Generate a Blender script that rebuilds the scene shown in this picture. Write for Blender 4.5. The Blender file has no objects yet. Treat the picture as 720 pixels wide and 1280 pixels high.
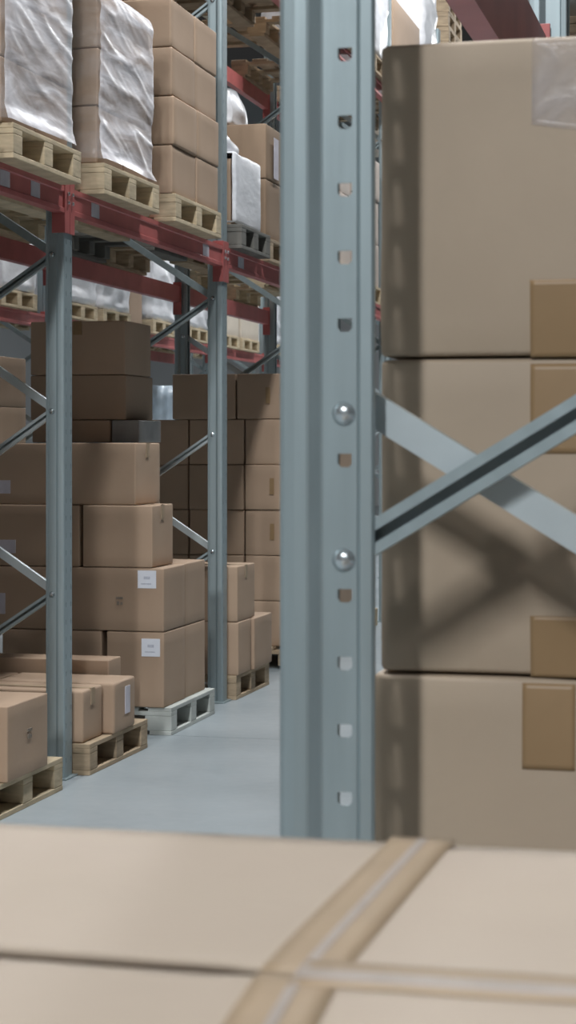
import bpy, bmesh, math, random
from mathutils import Vector, Matrix, noise
random.seed(7)
SC = bpy.context.scene
COL = SC.collection
PI = math.pi

# ------------------------------------------------------------------ materials
def new_mat(name):
    m = bpy.data.materials.new(name); m.use_nodes = True
    nt = m.node_tree
    return m, nt, nt.nodes['Principled BSDF']

def surf(name, col, rough=.7, metal=0., var=.12, scale=6., stretch=(1, 1, 1), bump=0., tint=0., spec=.5, bscale=None, coat=0.):
    m, nt, b = new_mat(name)
    N, L = nt.nodes, nt.links
    tc = N.new('ShaderNodeTexCoord'); mp = N.new('ShaderNodeMapping'); mp.inputs['Scale'].default_value = stretch
    L.new(tc.outputs['Object'], mp.inputs['Vector'])
    nz = N.new('ShaderNodeTexNoise'); nz.inputs['Scale'].default_value = scale; nz.inputs['Detail'].default_value = 5
    L.new(mp.outputs[0], nz.inputs['Vector'])
    rp = N.new('ShaderNodeMapRange'); rp.inputs['From Min'].default_value = .3; rp.inputs['From Max'].default_value = .7
    rp.inputs['To Min'].default_value = 1 - var; rp.inputs['To Max'].default_value = 1 + var
    L.new(nz.outputs['Fac'], rp.inputs['Value'])
    val = rp.outputs[0]
    if tint:
        oi = N.new('ShaderNodeObjectInfo')
        r2 = N.new('ShaderNodeMapRange'); r2.inputs['To Min'].default_value = 1 - tint; r2.inputs['To Max'].default_value = 1 + tint
        L.new(oi.outputs['Random'], r2.inputs['Value'])
        mu = N.new('ShaderNodeMath'); mu.operation = 'MULTIPLY'
        L.new(val, mu.inputs[0]); L.new(r2.outputs[0], mu.inputs[1]); val = mu.outputs[0]
    vm = N.new('ShaderNodeVectorMath'); vm.operation = 'SCALE'; vm.inputs[0].default_value = col
    L.new(val, vm.inputs['Scale']); L.new(vm.outputs[0], b.inputs['Base Color'])
    b.inputs['Roughness'].default_value = rough; b.inputs['Metallic'].default_value = metal
    b.inputs['Specular IOR Level'].default_value = spec
    b.inputs['Coat Weight'].default_value = coat
    if bump:
        nb = N.new('ShaderNodeTexNoise'); nb.inputs['Scale'].default_value = bscale or scale * 3; nb.inputs['Detail'].default_value = 6
        L.new(mp.outputs[0], nb.inputs['Vector'])
        bp = N.new('ShaderNodeBump'); bp.inputs['Strength'].default_value = bump; bp.inputs['Distance'].default_value = .01
        L.new(nb.outputs['Fac'], bp.inputs['Height']); L.new(bp.outputs[0], b.inputs['Normal'])
    return m

def film(name, lo, hi, scale, stretch, col=(.82, .82, .85), rough=.22):
    """stretch film: part clear, part milky by noise"""
    m, nt, b = new_mat(name)
    N, L = nt.nodes, nt.links
    tc = N.new('ShaderNodeTexCoord'); mp = N.new('ShaderNodeMapping'); mp.inputs['Scale'].default_value = stretch
    mp.inputs['Rotation'].default_value = (.1, 0, 0)
    L.new(tc.outputs['Object'], mp.inputs['Vector'])
    nz = N.new('ShaderNodeTexNoise'); nz.inputs['Scale'].default_value = scale; nz.inputs['Detail'].default_value = 6; nz.inputs['Distortion'].default_value = .6
    L.new(mp.outputs[0], nz.inputs['Vector'])
    rp = N.new('ShaderNodeMapRange'); rp.inputs['From Min'].default_value = .35; rp.inputs['From Max'].default_value = .68
    rp.inputs['To Min'].default_value = lo; rp.inputs['To Max'].default_value = hi
    L.new(nz.outputs['Fac'], rp.inputs['Value'])
    b.inputs['Base Color'].default_value = (*col, 1); b.inputs['Roughness'].default_value = rough
    b.inputs['Specular IOR Level'].default_value = .8
    bp = N.new('ShaderNodeBump'); bp.inputs['Strength'].default_value = .22; bp.inputs['Distance'].default_value = .02
    L.new(nz.outputs['Fac'], bp.inputs['Height']); L.new(bp.outputs[0], b.inputs['Normal'])
    tr = N.new('ShaderNodeBsdfTransparent'); mx = N.new('ShaderNodeMixShader')
    L.new(rp.outputs[0], mx.inputs[0]); L.new(tr.outputs[0], mx.inputs[1]); L.new(b.outputs[0], mx.inputs[2])
    L.new(mx.outputs[0], N['Material Output'].inputs['Surface'])
    return m

KRAFT = surf('kraft_board', (.385, .270, .186), .72, var=.05, scale=3, bump=.05, tint=.07, bscale=40)
KRAFT_BIG = surf('kraft_board_big', (.405, .318, .233), .62, var=.05, scale=4, bump=.06, tint=.02, bscale=30)
KRAFT_TOP = surf('kraft_board_pale', (.405, .332, .262), .7, var=.03, scale=5, bump=.04, bscale=60)
KRAFT_PALE = surf('pale_board', (.56, .48, .42), .7, var=.05, scale=4, tint=.05)
KRAFT_DARK = surf('brown_board', (.27, .185, .12), .75, var=.06, scale=4, tint=.1)
TAPE = surf('brown_tape', (.285, .185, .095), .45, var=.08, scale=9, spec=.4)
TAPE_TAN = surf('tan_tape', (.335, .245, .158), .6, var=.06, scale=14, spec=.5)
TAPE_CLEAR = film('clear_tape', .04, .34, 11, (1, 1, 1), (.62, .57, .56), .24)
TAPE_GLARE = surf('tape_glare_ridge', (.345, .295, .26), .65, var=.10, scale=22)  # paler stripe stands for glare along the raised middle of the tape
GALV = surf('galvanised_steel', (.33, .40, .42), .42, metal=.45, var=.07, scale=9, stretch=(4, 4, .35), bump=.03)
GALV_LIT = surf('lit_galvanised_steel', (.60, .68, .71), .36, metal=.55, var=.05, scale=12)  # paler copy of the galvanised steel, for braces that look brightly lit
BOLT = surf('zinc_bolt', (.62, .68, .70), .25, metal=.8, var=.05, scale=30)
RED = surf('red_paint', (.44, .125, .118), .45, var=.12, scale=7, spec=.5, bump=.02)
WOOD = surf('pale_pine', (.50, .405, .27), .8, var=.2, scale=9, stretch=(1, 1, 4), bump=.15, tint=.12)
WOOD_DARK = surf('weathered_pine', (.35, .265, .175), .85, var=.22, scale=9, stretch=(1, 1, 4), bump=.15, tint=.12)
WOOD_GREY = surf('grey_pallet_wood', (.47, .49, .46), .8, var=.12, scale=9, bump=.12, tint=.06)
WOOD_BLACK = surf('dark_pallet_wood', (.13, .125, .11), .8, var=.2, scale=9, bump=.1)
PAPER = surf('white_paper', (.68, .70, .76), .7, var=.03, scale=20)
PAPER_GREY = surf('grey_paper', (.52, .49, .54), .5, var=.1, scale=16)
INK = surf('faded_ink', (.20, .165, .13), .8, var=.3, scale=60)
INK_GREY = surf('grey_ink', (.46, .48, .55), .8, var=.15, scale=80)
WHITE_FILM = surf('white_film', (.74, .745, .77), .32, var=.10, scale=7, stretch=(1, 1, 2.5), bump=.5, bscale=6)
GREY_FILM = surf('grey_plastic', (.30, .29, .28), .3, var=.2, scale=8, bump=.4, bscale=7)
BLUE_FILM = surf('bluish_film', (.46, .55, .63), .3, var=.25, scale=6, bump=.5, bscale=6)
CREAM = surf('cream_board', (.62, .545, .45), .7, var=.05, scale=5, tint=.05)
FILM_SIDE = film('light_catching_film', .34, .92, 3.0, (1.2, 1.1, 4.5), (.90, .88, .92), .32)  # crinkled aisle side, whitened for the light its wrinkles catch
FILM_TAUT = film('taut_stretch_film', .03, .22, 3, (1, 1, 4))

# ------------------------------------------------------------------ mesh helpers
def link(name, me, mat, parent=None, loc=(0, 0, 0), rz=0.):
    o = bpy.data.objects.new(name, me); COL.objects.link(o)
    if mat is not None:
        if not me.materials:
            for mm in (mat if isinstance(mat, (list, tuple)) else [mat]): me.materials.append(mm)
    o.location = loc; o.rotation_euler = (0, 0, rz)
    if parent is not None: o.parent = parent
    return o

def obj(name, bm, mat, parent=None, loc=(0, 0, 0), rz=0., smooth=False):
    me = bpy.data.meshes.new(name); bm.normal_update(); bm.to_mesh(me); bm.free()
    if smooth: me.polygons.foreach_set('use_smooth', [True] * len(me.polygons))
    return link(name, me, mat, parent, loc, rz)

def tag(o, label, cat, group=None, kind=None):
    o['label'] = label; o['category'] = cat
    if group: o['group'] = group
    if kind: o['kind'] = kind
    return o

def empty(name, loc, rz=0.):
    o = bpy.data.objects.new(name, None); COL.objects.link(o)
    o.location = loc; o.rotation_euler = (0, 0, rz); o.empty_display_size = .1
    return o

def add_box(bm, x0, x1, y0, y1, z0, z1, bev=0., seg=2):
    n0 = len(bm.verts)
    r = bmesh.ops.create_cube(bm, size=1)
    vs = r['verts']
    for v in vs:
        v.co = Vector(((x0 + x1) / 2 + v.co.x * (x1 - x0), (y0 + y1) / 2 + v.co.y * (y1 - y0), (z0 + z1) / 2 + v.co.z * (z1 - z0)))
    if bev:
        es = list({e for v in vs for e in v.link_edges})
        bmesh.ops.bevel(bm, geom=es, offset=bev, segments=seg, affect='EDGES', profile=.5)
    return bm

def add_prism(bm, pts, axis_from, axis_to, f):
    """closed polygon pts (a,b) extruded along third coordinate; f(a,b,c)->Vector"""
    A = [bm.verts.new(f(a, b, axis_from)) for a, b in pts]
    B = [bm.verts.new(f(a, b, axis_to)) for a, b in pts]
    n = len(pts)
    for i in range(n):
        bm.faces.new((A[i], A[(i + 1) % n], B[(i + 1) % n], B[i]))
    bm.faces.new(A[::-1]); bm.faces.new(B)
    bmesh.ops.recalc_face_normals(bm, faces=bm.faces[:])

def boxmesh(*a, **k):
    bm = bmesh.new(); add_box(bm, *a, **k); return bm

def dup_tree(o, parent=None):
    c = o.copy(); COL.objects.link(c)
    if parent is not None: c.parent = parent
    for ch in list(o.children): dup_tree(ch, c)
    return c

# ------------------------------------------------------------------ setting
H = 1.5          # the camera stands inside a bay, 1.5 m above the slab
def structure(o, label, cat):
    o['kind'] = 'structure'; o['label'] = label; o['category'] = cat; return o

mfl, nt, b = new_mat('polished_concrete')
N, L = nt.nodes, nt.links
tc = N.new('ShaderNodeTexCoord')
n1 = N.new('ShaderNodeTexNoise'); n1.inputs['Scale'].default_value = .9; n1.inputs['Detail'].default_value = 8
n2 = N.new('ShaderNodeTexNoise'); n2.inputs['Scale'].default_value = 14; n2.inputs['Detail'].default_value = 4
L.new(tc.outputs['Object'], n1.inputs['Vector']); L.new(tc.outputs['Object'], n2.inputs['Vector'])
cr = N.new('ShaderNodeValToRGB'); cr.color_ramp.elements[0].color = (.245, .282, .30, 1); cr.color_ramp.elements[1].color = (.345, .385, .405, 1)
cr.color_ramp.elements[0].position = .3; cr.color_ramp.elements[1].position = .7
L.new(n1.outputs['Fac'], cr.inputs['Fac']); L.new(cr.outputs[0], b.inputs['Base Color'])
mr = N.new('ShaderNodeMapRange'); mr.inputs['To Min'].default_value = .26; mr.inputs['To Max'].default_value = .48
L.new(n2.outputs['Fac'], mr.inputs['Value']); L.new(mr.outputs[0], b.inputs['Roughness'])

bm = bmesh.new()                                   # slab with a sawn joint across the aisle
for y0, y1 in ((-8, 3.3), (3.306, 9.3), (9.306, 15.3), (15.306, 21.3), (21.306, 46)):
    add_box(bm, -16, 10, y0, y1, -.2, 0)
add_box(bm, -16, 10, -8, 46, -.25, -.012)
structure(obj('floor', bm, mfl), 'grey-blue polished concrete slab with sawn joints along the aisle', 'floor')
WALL = surf('pale_wall_panel', (.55, .57, .58), .8, var=.04, scale=.5)
structure(obj('wall_far', boxmesh(-16, 10, 46, 46.2, 0, 11), WALL), 'pale panel wall far behind the racks', 'wall')
structure(obj('wall_left', boxmesh(-16.2, -16, -8, 46, 0, 11), WALL), 'pale panel wall beyond the last rack', 'wall')

# ------------------------------------------------------------------ rack uprights with punched holes
PITCH, PHASE = .0778, .0785
def upright_mesh(height, skip=(), near=False):
    pts = [(.104, .024, 0), (.107, .029, 0), (.107, .034, 0), (.1045, .0375, 0), (.093, .0392, 0), (.0905, .0375, 0), (.088, .0400, 0),
           (.049, .0400, 's'), (.046, .0412, 0), (.034, .0508, 0), (.031, .0520, 0), (.018, .0525, 0), (.006, .0518, 0), (.0018, .0495, 0), (0, .045, 0),
           (0, .012, 'f')]
    if near: far = [(.078, .0400, 0)] + [p for p in pts if p[0] < .06 and p[2] != 'x'][0:]
    else: far = [(u * .86, v, (0 if k == 's' else k)) for u, v, k in pts]; pts = far
    n_far = len(far)
    if near: far[1] = (.049, .0400, 'S')
    path = far + [(u, -v, 0) for u, v, _ in pts[::-1]]
    # flag k on path[i+1] says the strip i -> i+1 is punched
    flags = [path[i + 1][2] for i in range(len(path) - 1)]
    n = len(pts)
    flags[n_far - 1] = 0
    for i in range(n - 1):
        flags[len(path) - 2 - i] = pts[i + 1][2]
    bm = bmesh.new(); n_c = int(height / PITCH)
    zs = [0, PHASE - PITCH / 2] + [PHASE - PITCH / 2 + PITCH * k for k in range(1, n_c)] + [height]
    grid = [[bm.verts.new((u, v, z)) for u, v, _ in path] for z in zs]
    for r in range(len(zs) - 1):
        zc = (zs[r] + zs[r + 1]) / 2
        for i in range(len(path) - 1):
            c = (grid[r][i], grid[r][i + 1], grid[r + 1][i + 1], grid[r + 1][i])
            fl = flags[i]
            if not fl or r == 0 or r == len(zs) - 2 or (fl in ('s', 'S') and any(abs(zc - s) < PITCH * .5 for s in skip)):
                bm.faces.new(c); continue
            p, q = Vector(path[i][:2]), Vector(path[i + 1][:2])
            def P(s, z):
                w = p + (q - p) * s
                return bm.verts.new((w.x, w.y, z))
            if fl == 's': a, hh, k, ct = .215, .0078, .55, .66
            elif fl == 'S': a, hh, k, ct = .44, .029, .9, .5
            else: a, hh, k, ct = .11, .012, .6, .5
            hs = [P(ct - a * k, zc - hh), P(ct + a * k, zc - hh), P(ct + a, zc - hh * .5), P(ct + a, zc + hh * .9),
                  P(ct + a * .9, zc + hh), P(ct - a * .9, zc + hh), P(ct - a, zc + hh * .9), P(ct - a, zc - hh * .5)]
            for f in ((c[0], c[1], hs[1], hs[0]), (c[1], c[2], hs[3], hs[2]), (c[2], c[3], hs[5], hs[4]), (c[3], c[0], hs[7], hs[6]),
                      (c[1], hs[2], hs[1]), (c[2], hs[4], hs[3]), (c[3], hs[6], hs[5]), (c[0], hs[0], hs[7])):
                bm.faces.new(f)
    bmesh.ops.recalc_face_normals(bm, faces=bm.faces[:])
    me = bpy.data.meshes.new('post'); bm.to_mesh(me); bm.free()
    o = bpy.data.objects.new('post_source', me); COL.objects.link(o)
    md = o.modifiers.new('s', 'SOLIDIFY'); md.thickness = .0024; md.offset = 0
    dg = bpy.context.evaluated_depsgraph_get()
    out = bpy.data.meshes.new_from_object(o.evaluated_get(dg))
    bpy.data.objects.remove(o); bpy.data.meshes.remove(me)
    out.name = 'post'; out.materials.clear(); out.materials.append(GALV)
    return out

POST = upright_mesh(5.6)
POST_NEAR = upright_mesh(5.6, skip=(1.536, 1.375), near=True)

def channel_mesh(L_, w=.037, d=.024, t=.0024, lip=.0125):
    """C channel along local X, web on the +Y side, open toward -Y"""
    h = w / 2
    pr = [(0, -h), (-d, -h), (-d, -h + lip), (-d + t, -h + lip), (-d + t, -h + t), (-t, -h + t), (-t, h - t), (-d + t, h - t), (-d + t, h - lip), (-d, h - lip), (-d, h), (0, h)]
    bm = bmesh.new()
    add_prism(bm, pr, 0, L_, lambda a, b_, c: Vector((c, a, b_)))
    return bm

def bolt_mesh(r=.0122, h=.0085):
    bm = bmesh.new(); rings = []
    for rr, y in ((r * 1.12, 0), (r * 1.12, -.0016), (r, -.002), (r * .93, -.0045), (r * .72, -.0068), (r * .38, -h), ):
        rings.append([bm.verts.new((rr * math.cos(2 * PI * k / 16), y, rr * math.sin(2 * PI * k / 16))) for k in range(16)])
    for a, c in zip(rings, rings[1:]):
        for k in range(16): bm.faces.new((a[k], a[(k + 1) % 16], c[(k + 1) % 16], c[k]))
    bm.faces.new(rings[-1]); bm.faces.new(rings[0][::-1])
    bmesh.ops.recalc_face_normals(bm, faces=bm.faces[:])
    me = bpy.data.meshes.new('bolt'); bm.to_mesh(me); bm.free(); me.materials.append(BOLT)
    for p in me.polygons: p.use_smooth = True
    return me
BOLT_ME = bolt_mesh()
fb = bmesh.new(); add_box(fb, -.02, .13, -.075, .075, 0, .008, .002)
FOOT = bpy.data.meshes.new('base_plate'); fb.to_mesh(FOOT); fb.free(); FOOT.materials.append(GALV)

def rack_frame(x, y, mirror, label, braces, depth=1.1, near=False, group=None, post=None):
    """Empty at the foot of the aisle-side post. mirror: aisle lies at +X (the frame runs away toward -X)"""
    e = empty('rack_frame', (x, y, 0)); tag(e, label, 'rack frame', group)
    s = -1 if mirror else 1
    for k, (u, flip) in enumerate(((0, 0), (depth, 1))):
        p = link('post', post or POST, None, e, (s * u, 0, .004), 0 if (s > 0) != bool(flip) else PI)
        link('base_plate', FOOT, None, e, (s * u, 0, 0), 0 if (s > 0) != bool(flip) else PI)
    for (u0, z0, u1, z1, v, rev, lit_brace) in braces:
        Lb = math.hypot(u1 - u0, z1 - z0)
        bm = channel_mesh(Lb)
        ang = math.atan2(z1 - z0, s * (u1 - u0))
        me = bpy.data.meshes.new('brace'); bmesh.ops.recalc_face_normals(bm, faces=bm.faces[:])
        if rev: bmesh.ops.scale(bm, vec=(1, -1, 1), verts=bm.verts[:]); bmesh.ops.recalc_face_normals(bm, faces=bm.faces[:])
        bm.to_mesh(me); bm.free(); me.materials.append(GALV_LIT if lit_brace else GALV)
        br = bpy.data.objects.new('brace', me); COL.objects.link(br); br.parent = e
        br.location = (s * u0, v, z0); br.rotation_euler = (0, -ang, 0)
        for (u, z) in ((u0, z0), (u1, z1)):
            bo = link('bolt', BOLT_ME, None, e, (s * u, -.0412, z - (.019 if near and z == 1.556 else .005 if near else 0)))
    return e

NB = [(.0735, 1.556, 1.03, .972, .016, True, True), (.0735, 1.374, 1.03, 1.96, -.008, False, False)]
rack_frame(-.530, 2.155, False, 'large punched steel rack upright with domed bolts and crossing braces beside tall cartons', NB, near=True, post=POST_NEAR)

F, R = .062, 1.04
def std(z=0., up=True, lo=0.):
    l = [(F, 2.36, R, 1.72, -.004, False, False), (F, 2.36, R, 3.0, .02, True, False), (F, 1.655 + z, R, 1.0 + z, -.004, False, True),
         (F, .83 - lo, R, 1.47 - lo, .02, True, True), (F, .83 - lo, R, .19 - lo, -.004, False, False)]
    if up: l.append((F, 1.655 + z, R, 2.3 + z, .02, True, True))
    l.append((F, 4.1, R, 3.42, -.004, False, False)); l.append((F, 4.1, R, 4.75, .02, True, False))
    return l
W = 2.59
YP = [8.0 + W * k for k in range(6)]
GF = 'frames of the rack across the aisle'
lab = ['blue-grey rack frame between the low wide cartons and the film-wrapped load above',
       'blue-grey rack frame beside the grey pallet, boxes with white labels in front',
       'rack frame behind the large upright, its rear post rising over the six-layer carton wall',
       'rack frame in the gap past the large upright, by the pale carton column',
       'rack frame far down the aisle, mostly hidden by the tall cartons',
       'last rack frame down the aisle, hidden by the tall cartons']
for k in range(4):
    rack_frame(-3.0, YP[k], True, lab[k], std(up=(k != 1), z=(-.09 if k == 1 else 0), lo=(-.05 if k == 1 else 0)), group=GF)
rack_frame(-3.0, YP[4], True, lab[4], std(), group=GF)
rack_frame(-3.0, YP[5], True, lab[5], std(), group=GF)
GB = 'frames of the back rack'
lb = ['back rack frame showing between the white-wrapped loads over the dark cartons', 'back rack frame behind the short red beam beside the dark carton stack',
      'back rack frame seen over the six-layer carton wall', 'back rack frame behind the cream cartons, last before the big upright']
for k in range(4):
    rack_frame(-6.1, 15.77 + W * k, True, lb[k], std()[:6], group=GB)
rack_frame(-.530, 4.62, False, 'rack upright rising behind the topmost tall carton beside the maroon beam', NB[:1])

# ------------------------------------------------------------------ pallet beams
def beam(xf, s, y0, y1, z0, h, label, group=None, labels=(), conn=(.09, .03), ends=(True, True)):
    """xf: aisle-side plane of the posts, s: +1 when that side faces +X; y0,y1: post centres"""
    e = empty('pallet_beam', (xf, (y0 + y1) / 2, z0)); tag(e, label, 'rack beam', group)
    hl = (y1 - y0) / 2 - .056
    pr = [(.006, 0), (.006, .020), (-.001, .024), (-.001, h - .026), (.006, h - .022), (.006, h), (-.045, h), (-.045, 0)]
    bm = bmesh.new(); add_prism(bm, pr, -hl, hl, lambda a, b_, c: Vector((s * a, c, b_)))
    obj('beam_tube', bm, RED, e)
    for sg, on in ((-1, ends[0]), (1, ends[1])):
        if not on: continue
        bm = bmesh.new()
        ya, yb = sorted((sg * (hl - .001), sg * (hl + .054)))
        xa, xb = sorted((s * .002, s * .0085)); add_box(bm, xa, xb, ya, yb, -conn[0], h + conn[1], .0015)
        ya, yb = sorted((sg * (hl - .006), sg * (hl + .0015)))
        xa, xb = sorted((-s * .055, s * .0085)); add_box(bm, xa, xb, ya, yb, -conn[0], h + conn[1], .0015)
        c = obj('end_connector', bm, RED, e)
        bm = bmesh.new()
        for zz in (.02, .06):
            xa, xb = sorted((s * .0085, s * .018)); add_box(bm, xa, xb, sg * (hl + .03) - .008, sg * (hl + .03) + .008, zz + .02, zz + .036, .003)
        obj('locking_pin', bm, BOLT, c)
    for yy, w in labels:
        yl = yy - (y0 + y1) / 2
        xa, xb = sorted((s * .0002, s * .0012))
        o = obj('label_or_glare', boxmesh(xa, xb, yl - w / 2, yl + w / 2, .0255, .091), PAPER_GREY, e); o['label'] = 'blank grey paper label or painted glare patch on the beam'
    return e
ZB, HB = 2.545, .118
ZT = ZB + HB
GL = 'front beams across the aisle'
fl_ = ['red rack beam under the film-wrapped load, carrying two grey paper labels', 'red rack beam under the wrapped load and the tall bare carton stack',
       'red rack beam under the white-wrapped box on the black pallet', 'red rack beam hidden by the large upright', 'red rack beam under the column of pale cartons in the narrow gap']
YB = [8.0 - W] + YP
for k in range(5):
    beam(-3.0, 1, YB[k], YB[k + 1], ZB, HB, fl_[k], GL, labels=[[(7.26, .105), (7.60, .105)], [(8.36, .11), (10.2, .12)], [(10.95, .13)], [], []][k])  # second mark on the second beam is glare, made as a grey plate
GR = 'rear beams across the aisle'
rl = ['dark red rear beam behind the two-label beam', 'dark red rear beam over the dark carton stack', 'dark red rear beam over the six-layer carton wall', 'dark red rear beam behind the large upright']
for k in range(4):
    beam(-4.1, -1, YB[k], YB[k + 1], ZB, HB, rl[k], GR)
G3 = 'upper beams across the aisle'
for k in range(2, 5):
    beam(-3.0, 1, YB[k], YB[k + 1], 4.40, HB, ['upper red front beam beneath the wooden pallet undersides', 'upper red front beam behind the large upright', 'upper red front beam seen as a red spot in the gap beside the tall cartons'][k - 2], G3)
    beam(-4.1, -1, YB[k], YB[k + 1], 4.40, HB, ['upper rear beam, dark red, above the small white sack', 'upper rear beam, dark red, behind the large upright', 'upper rear beam, dark red, in the gap beside the tall cartons'][k - 2], G3)
GX = 'beams of the back rack'
for k in range(5):
    y0 = 13.18 + W * k
    beam(-6.1, 1, y0, y0 + W, ZB, HB, ['lit pink-red back rack beam under the wrapped load beside the first post', 'lit back rack beam under two wrapped loads over the dark cartons',
         'short lit red back rack beam between the dark stack and the rear post', 'lit red back rack beam under the cream cartons over the six-layer wall', 'lit red back rack beam end beside the large upright'][k], GX)
    if k in (0, 2, 3):
        beam(-7.2, -1, y0, y0 + W, ZB, HB, {0: 'dark red rear beam of the back rack beside the first post', 2: 'dark red rear beam of the back rack beside the dark stack', 3: 'dark red rear beam of the back rack over the six-layer wall'}[k], GX)
GRR = 'beams of the near rack'
beam(-.53, -1, 2.155, 4.62, 2.30, .19, 'maroon rack beam overhead, running past the topmost tall carton to its upright', GRR, conn=(.05, .03))
beam(-.53, -1, 2.155, 4.62, .548, .12, 'red beam carrying the pallet of tall cartons', GRR)
beam(.57, 1, 2.155, 4.62, .548, .12, 'rear red beam under the pallet of tall cartons', GRR)
beam(-.53, -1, -.35, 2.155, .548, .12, 'red beam carrying the carton with crossed tapes', GRR)
beam(.57, 1, -.35, 2.155, .548, .12, 'rear red beam under the carton with crossed tapes', GRR)
beam(-.53, -1, 4.62, 7.1, 2.30, .15, 'red beam carrying the pallet behind the topmost tall carton', GRR, ends=(False, True))
beam(.57, 1, 4.62, 7.1, 2.30, .15, 'rear red beam under the pallet behind the topmost tall carton', GRR, ends=(True, True))

# ------------------------------------------------------------------ pallets
PAL = {}
def pallet(xc, yc, z, w, mat, label, group=None, Lx=1.2):
    e = empty('wooden_pallet', (xc, yc, z), random.uniform(-.012, .012)); tag(e, label, 'pallet', group)
    key = (w, Lx, mat.name)
    if key not in PAL:
        hw, hx = w / 2, Lx / 2; parts = []
        bm = bmesh.new(); n = 7; bw = .128; step = (Lx - bw) / (n - 1)
        for k in range(n):
            x0 = -hx + k * step; add_box(bm, x0, x0 + bw, -hw, hw, .122, .1435, .003)
        parts.append(('top_deck', bm))
        bm = bmesh.new()
        for yy in (-hw + .05, 0, hw - .05): add_box(bm, -hx, hx, yy - .05, yy + .05, .1, .122, .002)
        parts.append(('stringer_board', bm))
        for xx in (-hx + .0725, 0, hx - .0725):
            for yy in (-hw + .052, 0, hw - .052):
                bm = bmesh.new(); add_box(bm, xx - .0725, xx + .0725, yy - .05, yy + .05, .022, .1, .004); parts.append(('block', bm))
        for xx in (-hx + .06, 0, hx - .06):
            bm = bmesh.new(); add_box(bm, xx - .06, xx + .06, -hw, hw, 0, .022, .003); parts.append(('bottom_board', bm))
        L_ = []
        for nme, bm in parts:
            me = bpy.data.meshes.new(nme); bm.to_mesh(me); bm.free(); me.materials.append(mat); L_.append((nme, me))
        PAL[key] = L_
    for nme, me in PAL[key]: link(nme, me, None, e)
    return e

# ------------------------------------------------------------------ cartons
def carton(x0, x1, y0, y1, z0, z1, label, mat=KRAFT, tape=None, marks=(), group=None, rz=None, bev=.007, sag=0., gap=.003, tape_mat=None, name='cardboard_carton'):
    cx, cy = (x0 + x1) / 2, (y0 + y1) / 2; sx, sy, sz = (x1 - x0) - .006, (y1 - y0) - .006, (z1 - z0) - gap
    bm = bmesh.new(); add_box(bm, -sx / 2, sx / 2, -sy / 2, sy / 2, 0, sz, bev, 3)
    big = [e for e in bm.edges if e.calc_length() > .08]
    bmesh.ops.subdivide_edges(bm, edges=big, cuts=5, use_grid_fill=True)
    sd = random.uniform(0, 99)
    for v in bm.verts:                       # board is never dead flat: panels bow in a little, the lid sags
        fx, fy, fz = 1 - (2 * v.co.x / sx) ** 2, 1 - (2 * v.co.y / sy) ** 2, 1 - (2 * v.co.z / sz - 1) ** 2
        nn = noise.noise(v.co * 5 + Vector((sd, 0, 0)))
        a = .0035 + .003 * nn
        if abs(v.co.x) > sx / 2 - .001: v.co.x -= math.copysign(a * max(0, fy * fz), v.co.x)
        if abs(v.co.y) > sy / 2 - .001: v.co.y -= math.copysign(a * max(0, fx * fz), v.co.y)
        if v.co.z > sz - .001: v.co.z -= (a + sag) * max(0, fx * fy)
    o = obj(name, bm, mat, None, (cx, cy, z0), random.uniform(-.008, .008) if rz is None else rz, smooth=True)
    if hasattr(o.data, 'set_sharp_from_angle'): o.data.set_sharp_from_angle(angle=math.radians(35))
    tag(o, label, 'carton', group)
    tm = tape_mat or TAPE
    if tape:
        bm = bmesh.new(); w = .025; t = .0009; dn = min(.075, sz * .4)
        if tape == 'y':
            add_box(bm, -w, w, -sy / 2 - t, sy / 2 + t, sz - .001, sz + t); 
            for s in (-1, 1): add_box(bm, -w, w, *sorted((s * (sy / 2 - .004), s * (sy / 2 + t))), sz - dn, sz)
        else:
            add_box(bm, -sx / 2 - t, sx / 2 + t, -w, w, sz - .001, sz + t)
            for s in (-1, 1): add_box(bm, *sorted((s * (sx / 2 - .004), s * (sx / 2 + t))), -w, w, sz - dn, sz)
        obj('packing_tape', bm, tm, o)
    for mk in marks:
        face, u, v, w, h = mk[:5]; kind = mk[5]; t = .0012
        m2 = {'label': PAPER, 'print': INK, 'tape': TAPE, 'grey': PAPER_GREY}[kind]
        nm = {'label': 'shipping_label', 'print': 'printed_mark', 'tape': 'packing_tape', 'grey': 'paper_label'}[kind]
        bm = bmesh.new()
        def fb_(b_, u, v, w, h, t):
            if face == '-y': add_box(b_, u - w / 2, u + w / 2, -sy / 2 - t, -sy / 2 + .005, v - h / 2, v + h / 2)
            else: add_box(b_, sx / 2 - .005, sx / 2 + t, u - w / 2, u + w / 2, v - h / 2, v + h / 2)
        if kind == 'print':
            fb_(bm, u, v + h * .32, w, h * .22, .0006); fb_(bm, u - w * .2, v - h * .2, w * .35, h * .4, .0006); fb_(bm, u + w * .25, v - h * .25, w * .3, h * .3, .0006)
        else: fb_(bm, u, v, w, h, t)
        c = obj(nm, bm, m2, o)
        if kind == 'label':
            bm = bmesh.new(); fb_(bm, u, v + .008, w * .34, h * .16, t + .0003); fb_(bm, u - .004, v - h * .25, w * .55, h * .07, t + .0003)
            obj('faint_print', bm, INK_GREY, c)
    return o

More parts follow.
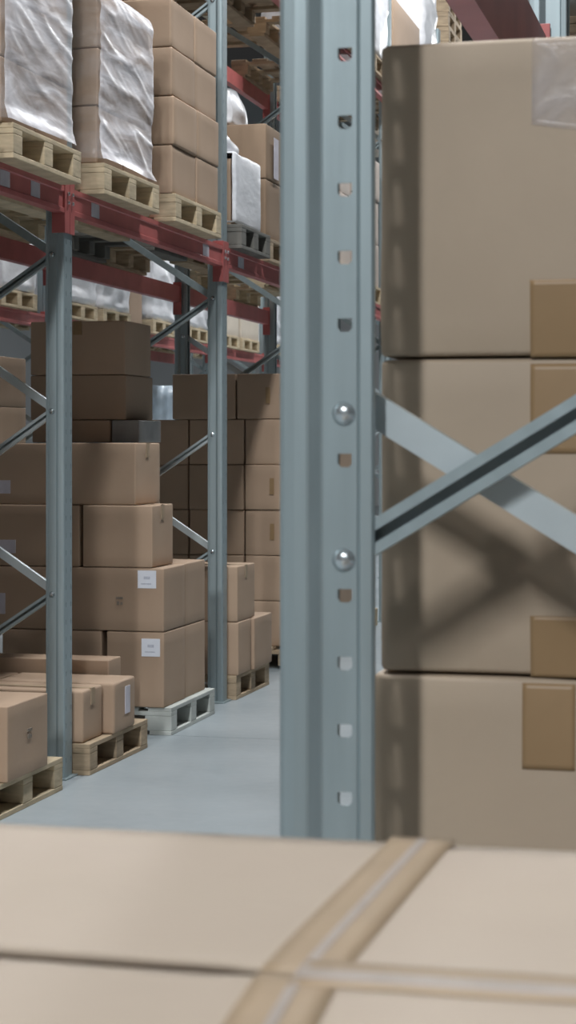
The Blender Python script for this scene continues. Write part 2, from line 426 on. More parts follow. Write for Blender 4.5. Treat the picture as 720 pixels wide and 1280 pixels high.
# ---- floor pallets on the other side of the aisle
XF = -2.92
pallet(XF - .6, 7.32, 0, .8, WOOD, 'pale worn pallet at floor level under the first low carton with a dark spot', 'floor pallets')
pallet(XF - .6, 8.49, 0, .82, WOOD_DARK, 'brown pallet on the floor under the low pair of wide cartons', 'floor pallets')
pallet(XF - .6, 9.70, 0, .82, WOOD_GREY, 'grey-painted pallet on the floor under the boxes with white labels', 'floor pallets')
pallet(-2.95 - .6, 11.06, 0, .75, WOOD_DARK, 'brown pallet on the floor past the second upright, three cartons on it', 'floor pallets')
pallet(-2.95 - .6, 12.63, 0, .8, WOOD_DARK, 'pallet with a dark opening under the six-layer carton wall', 'floor pallets')

PT = .1445
G = 'cartons on the pale worn pallet'
carton(-3.5, -2.9, 7.05, 7.50, PT, .455, 'low wide carton with a dark smudge on its aisle side, on the pale worn pallet', group=G, marks=[('+x', .02, .165, .05, .05, 'print')], rz=.0)
carton(-4.1, -3.51, 7.05, 7.72, PT, .44, 'low carton at the back of the pale worn pallet', group=G)
G = 'cartons on the brown pallet'
carton(-3.5, -2.955, 8.08, 8.345, PT, .385, 'low carton directly behind the first upright on the brown pallet', group=G, tape='x', tape_mat=TAPE_TAN, bev=.012)
carton(-3.5, -2.905, 8.36, 8.68, PT, .388, 'low carton with pale paper label, at the far end of the brown pallet', group=G, marks=[('+x', .04, .14, .07, .13, 'grey')], bev=.014, rz=.01)
carton(-4.08, -3.51, 8.08, 8.68, PT, .385, 'low flat carton at the back of the brown pallet', group=G)
carton(-3.95, -3.05, 8.70, 8.89, PT, .455, 'slightly taller narrow carton behind the low pair on the brown pallet', group=G)

G = 'carton stack on the grey pallet'
Y0 = 9.27
carton(-3.268, -2.95, Y0, 9.65, PT, .537, 'bottom corner carton on the grey pallet, with white label', group=G, marks=[('-y', .085, .31, .1, .092, 'label'), ('-y', -.07, .155, .05, .012, 'print')], tape=None, rz=0)
carton(-3.85, -3.29, Y0, 9.65, PT, .537, 'dark bottom carton beside the corner carton on the grey pallet', group=G, rz=0)
carton(-3.3, -2.955, 9.66, 10.045, PT, .535, 'bottom carton behind the corner carton on the grey pallet, beside the second upright', group=G, rz=0)
carton(-3.50, -2.95, Y0, 9.65, .537, .868, 'wide second-layer carton on the grey pallet with white label and printed mark', group=G, marks=[('-y', .18, .27, .1, .092, 'label'), ('-y', .03, .155, .04, .05, 'print')], rz=0)
carton(-3.95, -3.51, Y0, 9.65, .537, .868, 'dark second-layer carton deep in the rack on the grey pallet stack', group=G, rz=0, marks=[('-y', -.17, .13, .14, .11, 'grey')])
carton(-3.3, -2.955, 9.66, 10.045, .535, .870, 'second-layer carton behind the wide labelled one, beside the second upright', group=G, rz=0)
carton(-3.40, -3.013, Y0, 9.635, .868, 1.192, 'third-layer carton on the grey pallet stack, set back from the aisle', group=G, rz=0, tape='x', tape_mat=TAPE_TAN)
carton(-3.93, -3.412, Y0, 9.65, .868, 1.192, 'dark third-layer carton with a label, deep in the rack behind the first upright', group=G, rz=0, marks=[('-y', -.16, .10, .12, .07, 'grey')])
carton(-3.512, -3.108, Y0 + .01, 9.70, 1.192, 1.517, 'topmost front carton of the grey pallet stack, half in shade', group=G, rz=0, tape='x', tape_mat=TAPE_TAN)
carton(-3.95, -3.52, Y0 + .01, 9.68, 1.192, 1.515, 'dark top-layer carton with a label, deep in the rack behind the first upright', group=G, rz=0, marks=[('-y', -.13, .09, .12, .07, 'grey')])
G = 'tall rear column on the grey pallet'
carton(-3.86, -3.31, 9.66, 10.05, PT, .535, 'bottom carton of the rear column on the grey pallet', group=G, rz=0)
carton(-3.86, -3.31, 9.66, 10.05, .535, .870, 'second carton of the rear column on the grey pallet', group=G, rz=0)
carton(-3.86, -3.24, 9.72, 10.12, .870, 1.19, 'third carton of the rear column on the grey pallet', group=G, rz=0)
carton(-3.86, -3.24, 9.72, 10.12, 1.19, 1.517, 'fourth carton of the rear column on the grey pallet', group=G, rz=0)
carton(-3.86, -3.40, 9.72, 10.12, 1.517, 1.642, 'flat brown carton within the dark rear column, beside the grey one', group=G, rz=0)
carton(-3.396, -3.235, 9.72, 10.12, 1.517, 1.642, 'flat grey plastic-wrapped carton within the dark rear column', mat=GREY_FILM, group=G, rz=0)
carton(-3.87, -3.31, 9.72, 10.2, 1.642, 1.888, 'carton just under the top of the dark rear column', group=G, rz=0)
carton(-3.87, -3.315, 9.72, 10.18, 1.888, 2.185, 'topmost carton of the dark rear column under the rear beam', group=G, rz=0, tape='y')

G = 'three cartons past the second upright'
carton(-3.5, -2.94, 10.68, 10.975, PT, .46, 'lower carton closest to the second upright on the three-carton pallet', group=G, rz=0)
carton(-3.5, -2.925, 10.985, 11.43, PT, .458, 'lower carton at the far end of the three-carton pallet', group=G, rz=.01)
carton(-3.5, -2.945, 10.68, 11.08, .46, .79, 'upper carton resting on the lower pair past the second upright', group=G, rz=0, tape='x', tape_mat=TAPE_TAN)

G = 'six-layer carton wall'
zs = [PT, .45, .757, 1.065, 1.372, 1.68, 1.99]
nm = ['bottom', 'second', 'third', 'fourth', 'fifth', 'topmost']
for k in range(6):
    cols = [(-3.345, -2.955), (-3.74, -3.35), (-4.13, -3.745)] if k < 5 else [(-3.405, -2.955), (-3.862, -3.41)]
    cn = ['aisle-side', 'middle', 'deep'] if k < 5 else ['aisle-side', 'deep']
    for (xa, xb), c in zip(cols, cn):
        carton(xa, xb, 12.3 + random.uniform(0, .012), 12.9, zs[k], zs[k + 1], f'{nm[k]}-layer {c} carton of the six-layer wall behind the second upright', group=G, rz=0,
               marks=[('-y', -.005, .16, .03, .11, 'tape')] if c == 'aisle-side' and k in (2, 3, 5) else ())

# floor stack seen in the narrow gap
pallet(-3.65, 15.05, 0, .8, WOOD, 'pale floor pallet in the narrow gap between the large upright and tall cartons', 'floor pallets')
carton(-3.6, -3.07, 14.72, 15.45, PT, .55, 'pale carton on the floor pallet in the narrow gap', mat=KRAFT_PALE, rz=0, group='cartons in the narrow gap')
pallet(-3.58, 13.75, 0, .8, WOOD, 'pallet behind the punched holes of the large upright', 'floor pallets')
for k in range(4):
    carton(-3.6, -2.98, 13.36, 14.12, PT + .35 * k, PT + .35 * (k + 1), f'{nm[k]} carton of the column behind the punched holes of the large upright', rz=0, group='column behind the punched holes')

# ---- upper level across the aisle
PZ = ZT
pallet(-2.9 - .6, 7.50, PZ, .8, WOOD, 'pale pallet on the red beam under the film-wrapped load above the first upright', 'upper pallets')
pallet(-2.9 - .6, 8.625, PZ, .8, WOOD, 'pale pallet on the red beam under the sagging film-wrapped load', 'upper pallets')
pallet(-2.9 - .6, 9.74, PZ, .86, WOOD, 'pale pallet on the red beam under the bare eight-box stack', 'upper pallets')
pallet(-2.92 - .6, 11.02, PZ, .66, WOOD_BLACK, 'black pallet on the red beam under the white-wrapped box', 'upper pallets')
pallet(-2.95 - .6, 11.86, PZ, .8, WOOD_DARK, 'brown pallet behind the black pallet on the red beam', 'upper pallets')
pallet(-2.95 - .6, 13.8, PZ, .8, WOOD, 'pallet on the beam level behind the punched holes of the large upright', 'upper pallets')
pallet(-3.0 - .6, 15.05, PZ, .8, WOOD, 'pale pallet on the beam in the narrow gap beside the tall cartons', 'upper pallets')
UZ = PZ + PT

def stack(x0, x1, y0, y1, z0, hs, ncol, label, group, mat=KRAFT, jit=.012, tape=None, two=True):
    z = z0
    for k, h in enumerate(hs):
        ys = [y0 + (y1 - y0) * c / ncol for c in range(ncol + 1)]
        for c in range(ncol):
            dx = random.uniform(-jit, 0)
            l = label.replace('{L}', ['bottom', 'second', 'third', 'fourth'][k]).replace('{C}', (['nearer', 'farther'] if ncol == 2 else [''])[c]).replace('  ', ' ')
            carton(x0, x1 + dx, ys[c] + .002, ys[c + 1] - .002, z, z + h, l, mat=mat, group=group, rz=0, tape=tape, bev=.009)
        z += h
stack(-3.75, -2.93, 7.08, 7.84, UZ, [.27] * 4, 2, '{L}-layer {C} carton under the film above the first upright', 'cartons in the first film-wrapped load')
stack(-3.75, -2.93, 8.22, 8.98, UZ, [.268] * 3, 2, '{L}-layer {C} carton under the film of the sagging wrapped load', 'cartons in the sagging wrapped load')
stack(-3.7, -2.905, 9.30, 10.16, UZ, [.254] * 4, 2, '{L}-layer {C} carton of the bare stack beside the upper second upright', 'bare carton stack on the upper beam', jit=.02)
WBOX = carton(-3.9, -3.0, 10.74, 11.30, UZ, UZ + .40, 'carton draped in white plastic wrap on the black pallet', rz=0)
stack(-3.9, -2.97, 11.48, 12.24, UZ, [.38, .35], 1, '{L} brown carton of the pair behind the white-wrapped box', 'pair behind the white-wrapped box', mat=KRAFT_DARK)
stack(-3.9, -3.0, 13.42, 14.18, UZ, [.3, .3, .3], 1, '{L} pale carton on the beam behind the punched holes', 'pale cartons behind the punched holes', mat=KRAFT_PALE)
stack(-3.9, -3.02, 14.68, 15.42, UZ, [.36, .36, .33], 1, '{L} pale carton of the column in the narrow gap on the beam', 'pale column in the narrow gap', mat=KRAFT_PALE)
for c_ in COL.objects:
    if c_.get('label') == 'second brown carton of the pair behind the white-wrapped box':
        obj('paper_sheet', boxmesh(-.001, .001, -.06, .06, .02, .28, 0), PAPER_GREY, c_, (-2.97 - c_.location.x, -.16, 0))

# loads farther up the same rack, outside the picture, added to shade the stacks behind them
rack_frame(-3.0, 8.0 - W, True, 'rack frame one bay before the first upright, outside the picture', std()[:5], group=GF)
rack_frame(-3.0, 8.0 - 2 * W, True, 'rack frame two bays before the first upright, outside the picture', std()[:5], group=GF)
beam(-3.0, 1, 8.0 - 2 * W, 8.0 - W, ZB, HB, 'red rack beam one bay before the two-label beam', GL)
beam(-4.1, -1, 8.0 - 2 * W, 8.0 - W, ZB, HB, 'rear red rack beam one bay before the two-label beam', GR)
for yc, nmk in ((6.54, 'fifth'), (5.86, 'fourth'), (4.84, 'third'), (4.06, 'second'), (3.28, 'first')):
    for zl, lv in ((0, 'floor'), (ZT, 'beam')):
        wd = .655 if yc > 5.4 else .75
        pallet(-3.52, yc, zl, wd, WOOD, f'{nmk} {lv}-level pallet outside the picture before the first low carton', f'{lv} pallets outside the picture')
        for k in range(2):
            carton(-4.05, -2.96, yc - wd / 2, yc + wd / 2, zl + PT + 1.16 * k, zl + PT + 1.16 * (k + 1), f'{["lower", "upper"][k]} carton on the {nmk} {lv}-level pallet outside the picture', rz=0, group='cartons outside the picture')

# ---- stretch film
def wrap(x0, x1, y0, y1, z0, z1, label, seed, amp=.022, pinch=None):
    nx, ny, nz = 36, 64, 84
    r = .03; loop = []
    def side(p, q, n, m):
        for k in range(n): loop.append((p + (q - p) * (k / n), m))
    A = [Vector((x0, y0)), Vector((x1, y0)), Vector((x1, y1)), Vector((x0, y1))]
    side(A[0], A[1], nx, 1); side(A[1], A[2], ny, 0); side(A[2], A[3], nx, 1); side(A[3], A[0], 10, 1)
    c = Vector(((x0 + x1) / 2, (y0 + y1) / 2)); bm = bmesh.new(); rings = []
    for k in range(nz + 1):
        t = k / nz; z = z0 + (z1 - z0) * t; ring = []
        for p, m in loop:
            d = p - c
            hx, hy = (x1 - x0) / 2, (y1 - y0) / 2
            # rounded corner
            ex, ey = hx - abs(d.x), hy - abs(d.y)
            q = d.copy()
            if ex < r and ey < r:
                vx, vy = r - ex, r - ey; l = math.hypot(vx, vy)
                if l > r:
                    q.x = math.copysign(hx - r + vx * r / l, d.x); q.y = math.copysign(hy - r + vy * r / l, d.y)
            nd = Vector((0, 0))
            if ex < 1e-4 or ex < ey: nd.x = math.copysign(1, d.x)
            else: nd.y = math.copysign(1, d.y)
            yy = p.y - y0; fold = z * 8 + yy * 1.0 + .8 * noise.noise(Vector((z * 2, yy * 2, seed)))
            a = abs(noise.noise(Vector((seed, fold, yy * 1.6)))) ; b2 = noise.noise(Vector((seed + 9, z * 3.2 - yy * .8, yy * 1.2)))
            k3 = abs(noise.noise(Vector((seed + 3, z * 24 + yy * 9, yy * 3.))))
            am = amp if m == 0 else amp * .12
            off = .004 + am * (1.1 * (1 - 2 * a) ** 2 * .8 + .5 * (b2 + .5) + .35 * k3)
            if pinch and m == 0: off -= am * 1.2 * math.exp(-((z - pinch) / .06) ** 2)
            off = max(.003, off)
            if t < .05: off += (.05 - t) / .05 * .018
            top = max(0, (t - .93) / .07); q = q * (1 - .03 * top * top)
            w = q + c + nd * off
            ring.append(bm.verts.new((w.x, w.y, z + (.012 * b2 if k in (0,) else 0))))
        rings.append(ring)
    n = len(loop)
    for k in range(nz):
        for i in range(n):
            f = bm.faces.new((rings[k][i], rings[k][(i + 1) % n], rings[k + 1][(i + 1) % n], rings[k + 1][i]))
            f.material_index = 1 if loop[i][1] else 0
            f.smooth = True
    bmesh.ops.recalc_face_normals(bm, faces=bm.faces[:])
    cx, cy = c
    bmesh.ops.translate(bm, vec=(-cx, -cy, -z0), verts=bm.verts[:])
    o = obj('stretch_film', bm, [FILM_SIDE, FILM_TAUT], None, (cx, cy, z0), smooth=True)
    tag(o, label, 'stretch film', 'stretch film on the upper loads')
wrap(-3.77, -2.925, 7.065, 7.855, UZ + .018, UZ + 1.09, 'clear crinkled stretch film around the load above the first upright', 2.3, amp=.0075)
wrap(-3.77, -2.925, 8.205, 8.995, UZ + .018, UZ + .815, 'clear stretch film gathered and pinched around the sagging load', 7.9, pinch=3.07, amp=.010)

def lumpy(x0, x1, y0, y1, z0, z1, label, name, cat, mat, amp=.02, seed=0., group=None, rnd=.12, sub=10, taper=0.):
    bm = bmesh.new(); sx, sy, sz = x1 - x0, y1 - y0, z1 - z0
    add_box(bm, -sx / 2, sx / 2, -sy / 2, sy / 2, 0, sz)
    bmesh.ops.subdivide_edges(bm, edges=bm.edges[:], cuts=sub, use_grid_fill=True)
    for v in bm.verts:
        p = Vector((v.co.x / sx * 2, v.co.y / sy * 2, v.co.z / sz * 2 - 1))
        l = (abs(p.x) ** 6 + abs(p.y) ** 6 + abs(p.z) ** 6) ** (1 / 6)
        e = (abs(p.x) ** 2.4 + abs(p.y) ** 2.4 + abs(p.z) ** 2.4) ** (1 / 2.4)
        k = (1 - rnd) + rnd * (l / e) if e else 1
        k2 = l / e if e else 1
        kk = 1 - rnd * 2.2 * (1 - k2)
        q = Vector((v.co.x * kk, v.co.y * kk, sz / 2 + (v.co.z - sz / 2) * kk))
        n_ = noise.noise_vector(Vector((q.x * 4 + seed, q.y * 4, q.z * 9))) * amp
        tp = 1 - taper * max(0, q.z / sz) ** 2
        v.co = Vector((q.x * tp + n_.x, q.y * tp + n_.y, max(0, q.z + n_.z * (.6 if q.z > .01 else 0))))
    o = obj(name, bm, mat, None, ((x0 + x1) / 2, (y0 + y1) / 2, z0), smooth=True)
    return tag(o, label, cat, group)

# white wrap on the black-pallet box: a cap of film over its aisle side, and a sack on top
bm = bmesh.new()
add_box(bm, -3.42, -2.975, 10.728, 11.325, UZ + .012, UZ + .435, .02, 3)
bmesh.ops.delete(bm, geom=[f for f in bm.faces if f.normal.z < -.9 or f.normal.x < -.9], context='FACES')
bmesh.ops.delete(bm, geom=[f for f in bm.faces if f.normal.y < -.9 and f.calc_center_median().x < -3.02], context='FACES')
bmesh.ops.subdivide_edges(bm, edges=bm.edges[:], cuts=7, use_grid_fill=True)
for v in bm.verts:
    n_ = noise.noise_vector(v.co * 9); v.co += Vector((abs(n_.x), n_.y, n_.z)) * .007
bmesh.ops.translate(bm, vec=(3.2, -11.03, -UZ), verts=bm.verts[:])
o = obj('plastic_wrap', bm, WHITE_FILM, WBOX, Vector((-3.2, 11.03, UZ)) - WBOX.location, smooth=True)
md = o.modifiers.new('s', 'SOLIDIFY'); md.thickness = .003; md.offset = 1
o['label'] = 'white plastic wrap over the aisle side'
lumpy(-3.5, -3.02, 10.72, 11.1, UZ + .447, UZ + .60, 'white sack lying on top of the white-wrapped box', 'white_sack', 'sack', WHITE_FILM, .03, 4., rnd=.3, taper=.35)
lumpy(-3.75, -3.19, 11.55, 12.0, UZ + .735, UZ + 1.02, 'white sack on the brown carton pair, below the wooden pallet undersides', 'white_sack', 'sack', WHITE_FILM, .03, 9., rnd=.3, taper=.3)

# ---- topmost level across the aisle
Z3 = 4.40 + HB
for k, (yc, w_, m_) in enumerate(((11.1, .8, WOOD_DARK), (11.95, .8, WOOD_DARK), (12.75, .7, WOOD_DARK), (13.8, .8, WOOD_DARK), (15.25, .8, WOOD_DARK), (16.4, .8, WOOD_DARK), (17.3, .8, WOOD_DARK))):
    pallet(-3.55, yc, Z3, w_, m_, ['first upper pallet whose dark underside shows above the white-wrapped box', 'middle upper pallet whose underside shows above the white sack', 'far upper pallet, paler underside, beside the large upright',
           'upper pallet hidden by the large upright', 'upper pallet just past the large upright', 'upper pallet under the white bundle beside the tall cartons', 'upper pallet under the brown carton above the tall cartons'][k], 'top-level pallets')
lumpy(-3.9, -2.98, 14.87, 15.66, Z3 + PT, Z3 + 1.1, 'white film bundle in the gap above the left edge of the tall cartons', 'film_wrapped_bundle', 'bundle', WHITE_FILM, .05, 3., 'top-level bundles')
carton(-3.9, -3.02, 16.02, 17.36, Z3 + PT, Z3 + .88, 'brown carton over the top edge of the tall cartons, beside white bundle', rz=.0, group='top-level cartons', mat=KRAFT)
lumpy(-3.9, -2.98, 17.48, 18.16, Z3 + PT, Z3 + 1.4, 'upright white bundle over the top edge of the tall cartons', 'film_wrapped_bundle', 'bundle', WHITE_FILM, .04, 5., 'top-level bundles')
lumpy(-3.9, -2.98, 18.56, 19.5, Z3 - .02, Z3 + .86, 'cream rounded bundle over the top edge of the tall cartons beside the maroon beam', 'film_wrapped_bundle', 'bundle', CREAM, .05, 8., 'top-level bundles')
beam(-3.0, 1, YB[5], 20.95, 4.38, HB, 'upper red front beam past the pale column, ending far down the aisle', G3)
beam(-4.1, -1, YB[5], 20.95, 4.38, HB, 'upper rear beam far down the aisle behind the bundles', G3)
for k in range(5):
    pallet(-3.55, 19.05, Z3 + .88 + .146 * k, .9, WOOD_DARK, ['lowest', 'second', 'middle', 'fourth', 'topmost'][k] + ' brown pallet stacked on the cream bundle beside the maroon beam', 'stack of five brown pallets')
for k, yc in enumerate((11.1, 11.95, 12.75)):  # unseen cartons added to block light and keep the pallet undersides dark
    carton(-4.1, -3.0, yc - .34, yc + .34, Z3 + PT, Z3 + 1.2, ['first', 'middle', 'far'][k] + ' unseen big carton added on the top-level pallets to darken their undersides', rz=0, group='top-level cartons')
# ---- the back rack's loads, lit from its own aisle
Gx = 'loads on the back rack'
def load(yc, w, h, mat, label, seed, zt=ZT, pl=True, x1=-6.02, name='film_wrapped_bundle', amp=.03):
    if pl: pallet(-6.62, yc, zt, .8, WOOD, 'pale pallet under the ' + label, 'back rack pallets')
    lumpy(-7.05, x1, yc - w / 2, yc + w / 2, zt + PT, zt + PT + h, label, name, 'bundle', mat, amp, seed, Gx, rnd=.05, sub=12)
load(14.9, .78, .8, WHITE_FILM, 'white-wrapped load beside the first upright', 1.)
load(16.45, .8, .75, WHITE_FILM, 'white-wrapped load just past the first upright over dark cartons', 2.)
load(17.42, .8, .7, WHITE_FILM, 'second white-wrapped load over the dark cartons', 3.)
carton(-7.0, -6.05, 17.86, 18.28, ZT, ZT + .9, 'brown carton wedged between two white-wrapped loads over dark cartons', rz=0, mat=KRAFT)
load(18.92, .8, .75, WHITE_FILM, 'third white-wrapped load by the rear beam end', 4.)
load(20.2, .8, .7, WHITE_FILM, 'pale wrapped load behind the dark rear post', 5.)
for k, (yc, h) in enumerate(((21.5, .55), (22.45, .5))):
    pallet(-6.62, yc, ZT, .84, WOOD, ['pale pallet under the first cream carton over the six-layer wall', 'pale pallet under the second cream carton over the six-layer wall'][k], 'back rack pallets')
    carton(-7.05, -6.03, yc - .42, yc + .42, ZT + PT, ZT + PT + h, ['first cream carton over the six-layer wall', 'second cream carton over the six-layer wall, beside the first'][k], mat=CREAM, rz=0, group='cream cartons on the back rack')
load(24.08, .8, .7, WHITE_FILM, 'white-wrapped load beside the large upright over the six-layer wall', 6.)
# floor level of the back rack
pallet(-6.62, 19.4, 0, .8, WOOD, 'pallet under the bluish wrapped column', 'back rack pallets')
lumpy(-7.05, -6.02, 19.0, 19.8, PT, 2.15, 'bluish film-wrapped column between the dark stack and the six-layer wall', 'film_wrapped_bundle', 'bundle', BLUE_FILM, .04, 11., Gx, rnd=.04, sub=14)
pallet(-6.62, 14.75, 0, .8, WOOD, 'pallet under the cartons beside the first upright at the back', 'back rack pallets')
for k in range(5):
    carton(-7.05, -6.05, 14.37, 15.12, PT + .42 * k, PT + .42 * (k + 1), f'{nm[k]} back rack carton seen through the braces beside the first upright', rz=0, mat=KRAFT_DARK, group='back rack cartons by the first upright', marks=[('+x', -.1, .2, .3, .18, 'label')] if k == 2 else ())
pallet(-6.62, 22.2, 0, .8, WOOD, 'pallet under the white column behind the rear posts', 'back rack pallets')
lumpy(-7.05, -6.02, 21.8, 22.7, PT, 2.2, 'white column seen over the six-layer wall below the red back beam', 'film_wrapped_bundle', 'bundle', WHITE_FILM, .04, 13., Gx, rnd=.04, sub=14)

# ------------------------------------------------------------------ near rack: tall cartons in the next bay
pallet(-.02, 2.72, .668, .8, WOOD, 'pallet under the tall taped cartons beside the large upright', 'near rack pallets')
ZC = .668 + PT
TY = 2.345
def tall(x0, x1, y0, z0, z1, label, edge, tapes, seed):
    cx = (x0 + x1) / 2; sx, sz, sy = x1 - x0, z1 - z0 - .004, .62
    bm = bmesh.new(); add_box(bm, -sx / 2, sx / 2, 0, sy, 0, sz)
    es = [e for e in bm.edges if abs(e.verts[0].co.z - e.verts[1].co.z) > .1]
    bmesh.ops.bevel(bm, geom=es, offset=.016, segments=4, affect='EDGES', profile=.5)
    es = [e for e in bm.edges if abs(e.verts[0].co.z - e.verts[1].co.z) < .01]
    bmesh.ops.bevel(bm, geom=es, offset=.007, segments=3, affect='EDGES', profile=.5)
    bmesh.ops.subdivide_edges(bm, edges=[e for e in bm.edges if e.calc_length() > .1], cuts=9, use_grid_fill=True)
    for v in bm.verts:
        fx, fz = 1 - (2 * v.co.x / sx) ** 2, 1 - (2 * v.co.z / sz - 1) ** 2
        if v.co.y < .03: v.co.y += -.006 * max(0, fx) * max(0, fz) + .004 * noise.noise(Vector((v.co.x * 6 + seed, v.co.z * 5, 0)))
        if v.co.z > sz * .9: v.co.z -= .004 * max(0, noise.noise(Vector((v.co.x * 7, seed, 0)))) 
        v.co.x += .003 * noise.noise(Vector((v.co.z * 7 + seed, 1, 0)))
    o = obj('cardboard_carton', bm, KRAFT_BIG, None, (cx, y0, z0), smooth=True)
    if hasattr(o.data, 'set_sharp_from_angle'): o.data.set_sharp_from_angle(angle=math.radians(40))
    tag(o, label, 'carton', 'tall cartons beside the large upright')
    def wrapface(name, xa, xb, za, zb, mat, t=.0012, nx=8, nz_=10, ruf=0., skew=0.):
        bm = bmesh.new(); g = []
        for j in range(nz_ + 1):
            row = []
            for i in range(nx + 1):
                xx = xa + (xb - xa) * i / nx; zz = za + (zb - za) * j / nz_ + (skew * (i / nx) * (1 - j / nz_))
                fx, fz = 1 - (2 * xx / sx) ** 2, 1 - (2 * zz / sz - 1) ** 2
                yy = -.006 * max(0, fx) * max(0, fz) + .004 * noise.noise(Vector((xx * 6 + seed, zz * 5, 0)))
                c0 = sx / 2 - .016; dx = abs(xx) - c0
                if dx > 0: yy += .016 - math.sqrt(max(0, .016 ** 2 - min(dx, .016) ** 2))
                yy -= .0010 + ruf * (.5 + noise.noise(Vector((xx * 60, zz * 45, seed))))
                row.append(bm.verts.new((xx, yy, zz)))
            g.append(row)
        for j in range(nz_):
            for i in range(nx): bm.faces.new((g[j][i], g[j][i + 1], g[j + 1][i + 1], g[j + 1][i])).smooth = True
        r = bmesh.ops.extrude_face_region(bm, geom=bm.faces[:])
        for v in r['geom']:
            if isinstance(v, bmesh.types.BMVert): v.co.y += .0005
        bmesh.ops.recalc_face_normals(bm, faces=bm.faces[:])
        return obj(name, bm, mat, o, smooth=False)
    for (xa, xb, za, zb, m, ruf, skew) in tapes:
        t_ = wrapface('packing_tape', xa - cx, xb - cx, za - z0, zb - z0, m, ruf=ruf, nx=10, nz_=14, skew=skew)
        if m is TAPE_CLEAR: t_['label'] = 'crinkled clear tape'
    return o
zb = [ZC, 1.214, 1.613, 2.013]
tall(-.470, -.03, TY, zb[0], zb[1], 'bottom tall taped carton, standing slightly proud beside the foot of the large upright', .041,
     [(-.2785, -.213, 1.098, 1.2045, TAPE, 0, 0)], 1.)
tall(-.461, -.02, TY + .004, zb[1], zb[2], 'middle tall carton behind the crossing braces, brown tape at its lower edge', .042,
     [(-.269, -.2, 1.212, 1.288, TAPE, 0, 0), (-.269, -.2, 1.49, 1.602, TAPE, 0, 0)], 4.)
tall(-.461, -.015, TY + .002, zb[2], zb[3], 'topmost tall carton with crinkled clear tape at its top edge', .042,
     [(-.269, -.2, 1.61, 1.706, TAPE, 0, 0), (-.267, -.195, 1.899, 2.006, TAPE_CLEAR, .0005, -.012)], 9.)

# pallet on the beam beyond, seen over the topmost tall carton
pallet(-.05, 5.22, 2.451, .8, WOOD_DARK, 'wooden pallet seen over the topmost tall carton, past the thin upright', 'near rack pallets')
lumpy(-.55, .45, 4.85, 5.6, 2.451 + PT, 2.451 + .75, 'dark wrapped load on the pallet over the topmost tall carton', 'film_wrapped_bundle', 'bundle', GREY_FILM, .02, 21., rnd=.05)

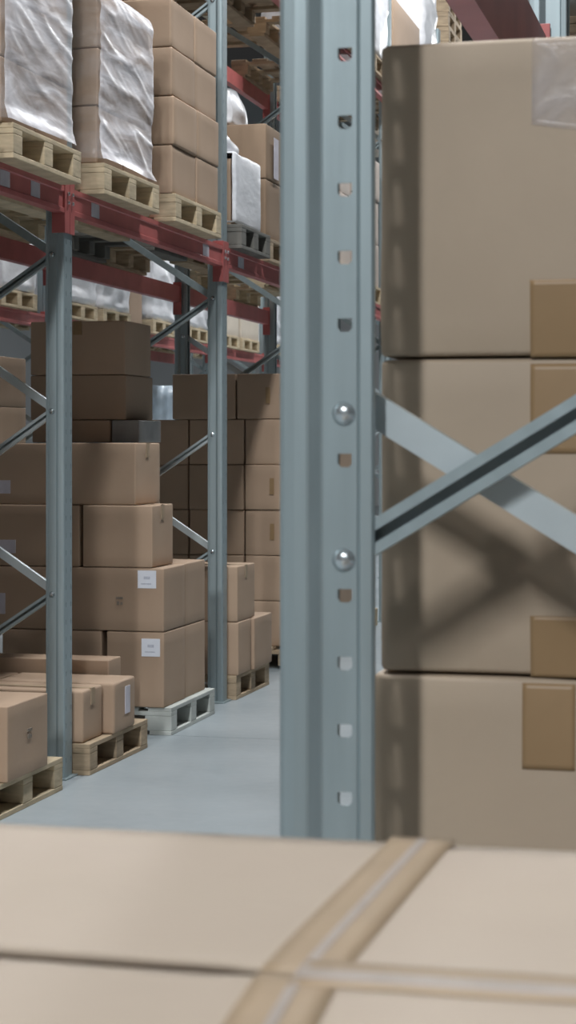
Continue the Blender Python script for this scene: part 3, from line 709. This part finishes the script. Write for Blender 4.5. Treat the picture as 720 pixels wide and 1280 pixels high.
# ------------------------------------------------------------------ the carton in front of the lens
pallet(-.06, 1.0, .668, .8, WOOD, 'pallet under the carton with crossed tapes', 'near rack pallets')
FZ = 1.22
def lid_carton():
    x0, x1, y0, y1 = -.64, .42, .62, 1.325
    ym = .974
    o_loc = ((x0 + x1) / 2, ym, ZC)
    hz = FZ - ZC
    bm = bmesh.new()
    add_box(bm, x0 - o_loc[0], x1 - o_loc[0], y0 - ym, y1 - ym, 0, hz - .05, .004, 2)
    add_box(bm, x0 - o_loc[0], x1 - o_loc[0], y0 - ym, -.02, hz - .051, hz - .0055)
    add_box(bm, x0 - o_loc[0], x1 - o_loc[0], .02, y1 - ym, hz - .051, hz - .0055)
    o = obj('cardboard_carton', bm, KRAFT_TOP, None, o_loc, math.radians(.6))
    tag(o, 'big pale carton with crossed tapes filling the bottom of the picture', 'carton')
    # two lid flaps that meet along a slit, open at one end
    for s in (-1, 1):
        bm = bmesh.new(); nx, ny = 44, 12; g = []
        for i in range(nx + 1):
            xx = x0 + (x1 - x0) * i / nx
            opn = .0105 * min(1, max(0, (-.22 - xx) / .05)) + .0004 + .0005 * noise.noise(Vector((xx * 12, s, 3)))
            ya, yb = s * opn, (y1 - ym if s > 0 else ym - y0) * s
            row = []
            for j in range(ny + 1):
                yy = ya + (yb - ya) * (j / ny) ** 1.5
                zz = hz + .0012 * noise.noise(Vector((xx * 3, yy * 3, 0))) - .0012 * math.exp(-abs(yy) / .02)
                if j == ny: zz -= .004
                row.append(bm.verts.new((xx - o_loc[0], yy, zz)))
            g.append(row)
        for i in range(nx):
            for j in range(ny): bm.faces.new((g[i][j], g[i + 1][j], g[i + 1][j + 1], g[i][j + 1])).smooth = True
        r = bmesh.ops.extrude_face_region(bm, geom=bm.faces[:])
        for v in r['geom']:
            if isinstance(v, bmesh.types.BMVert): v.co.z -= .005
        bmesh.ops.recalc_face_normals(bm, faces=bm.faces[:])
        obj('lid_flap', bm, KRAFT_TOP, o)
    def strip(name, pa, pb, w, mat, z, ridge=0., n=24, m=4):
        d = Vector((pb[0] - pa[0], pb[1] - pa[1])); nrm = Vector((-d.y, d.x)).normalized()
        bm = bmesh.new(); g = []
        for i in range(n + 1):
            p = Vector(pa) + d * (i / n); row = []
            for j in range(m + 1):
                q = p + nrm * w * (j / m - .5)
                base = hz + .0012 * noise.noise(Vector((q.x * 3, (q.y - ym) * 3, 0))) - .0012 * math.exp(-abs(q.y - ym) / .02)
                row.append(bm.verts.new((q.x - o_loc[0], q.y - ym, base + z + ridge * math.sin(PI * j / m) + .0003 * noise.noise(Vector((q.x * 70, q.y * 70, 1))))))
            g.append(row)
        for i in range(n):
            for j in range(m): bm.faces.new((g[i][j], g[i + 1][j], g[i + 1][j + 1], g[i][j + 1])).smooth = True
        r = bmesh.ops.extrude_face_region(bm, geom=bm.faces[:])
        for v in r['geom']:
            if isinstance(v, bmesh.types.BMVert): v.co.z -= .0005
        bmesh.ops.recalc_face_normals(bm, faces=bm.faces[:])
        return obj(name, bm, mat, o)
    strip('packing_tape', (-.2235, 1.322), (-.2335, ym), .046, TAPE_TAN, .0006)
    strip('packing_tape', (-.2335, ym), (-.212, .64), .046, TAPE_TAN, .0006)
    strip('tape_glare_ridge', (-.2235, 1.320), (-.2335, ym), .0065, TAPE_GLARE, .0008, .0002)
    strip('tape_glare_ridge', (-.2335, ym), (-.212, .642), .0065, TAPE_GLARE, .0008, .0002)
    strip('packing_tape', (-.235, ym), (.418, ym - .001), .048, TAPE_TAN, .0010)
    strip('tape_glare_ridge', (-.235, ym), (.416, ym - .001), .018, TAPE_GLARE, .0012, .0002)
    return o
lid_carton()

# ------------------------------------------------------------------ light
def area(name, loc, sx, sy, power, col=(.955, .98, 1.), rot=(0, 0, 0)):
    l = bpy.data.lights.new(name, 'AREA'); l.shape = 'RECTANGLE'; l.size = sx; l.size_y = sy; l.energy = power; l.color = col
    o = bpy.data.objects.new(name, l); COL.objects.link(o); o.location = loc; o.rotation_euler = rot
    return o
area('far_hall_lamp', (-1.4, -12, 10.5), .6, 5., 3050)
area('side_fill_light', (2.4, -7, 7.5), .5, 1.6, 150)  # added fill to soften the upright's shadow on the tall cartons
for y, p_ in ((2.6, 340), (9, 330), (15, 240), (21, 240), (29, 300), (38, 300)):  # the two farthest extend the row, added to lighten the dark hall end
    area('aisle_lamp', (-1.6, y, 7.5), .3, 1.2, p_)
for y in (15.5, 19.5, 24):
    area('back_aisle_lamp', (-5.1, y, 8.5), .5, 1.6, 240)
w = bpy.data.worlds.new('hall'); SC.world = w; w.use_nodes = True
bg = w.node_tree.nodes['Background']; bg.inputs[0].default_value = (.95, .95, .95, 1); bg.inputs[1].default_value = .022

# ------------------------------------------------------------------ camera
cam = bpy.data.cameras.new('camera'); co = bpy.data.objects.new('camera', cam); COL.objects.link(co)
co.location = (0, 0, H); co.rotation_euler = (math.radians(90), 0, math.atan(581 / 2350))
cam.sensor_fit = 'VERTICAL'; cam.sensor_height = 36; cam.lens = 36 * 2350 / 1280
cam.shift_y = -83 / 1280
cam.clip_start = .05; cam.clip_end = 200
cam.dof.use_dof = True; cam.dof.focus_distance = 6.0; cam.dof.aperture_fstop = 11
SC.camera = co
SC.view_settings.view_transform = 'Standard'; SC.view_settings.look = 'None'
SC.view_settings.exposure = 0; SC.view_settings.gamma = 1; SC.view_settings.use_curve_mapping = False
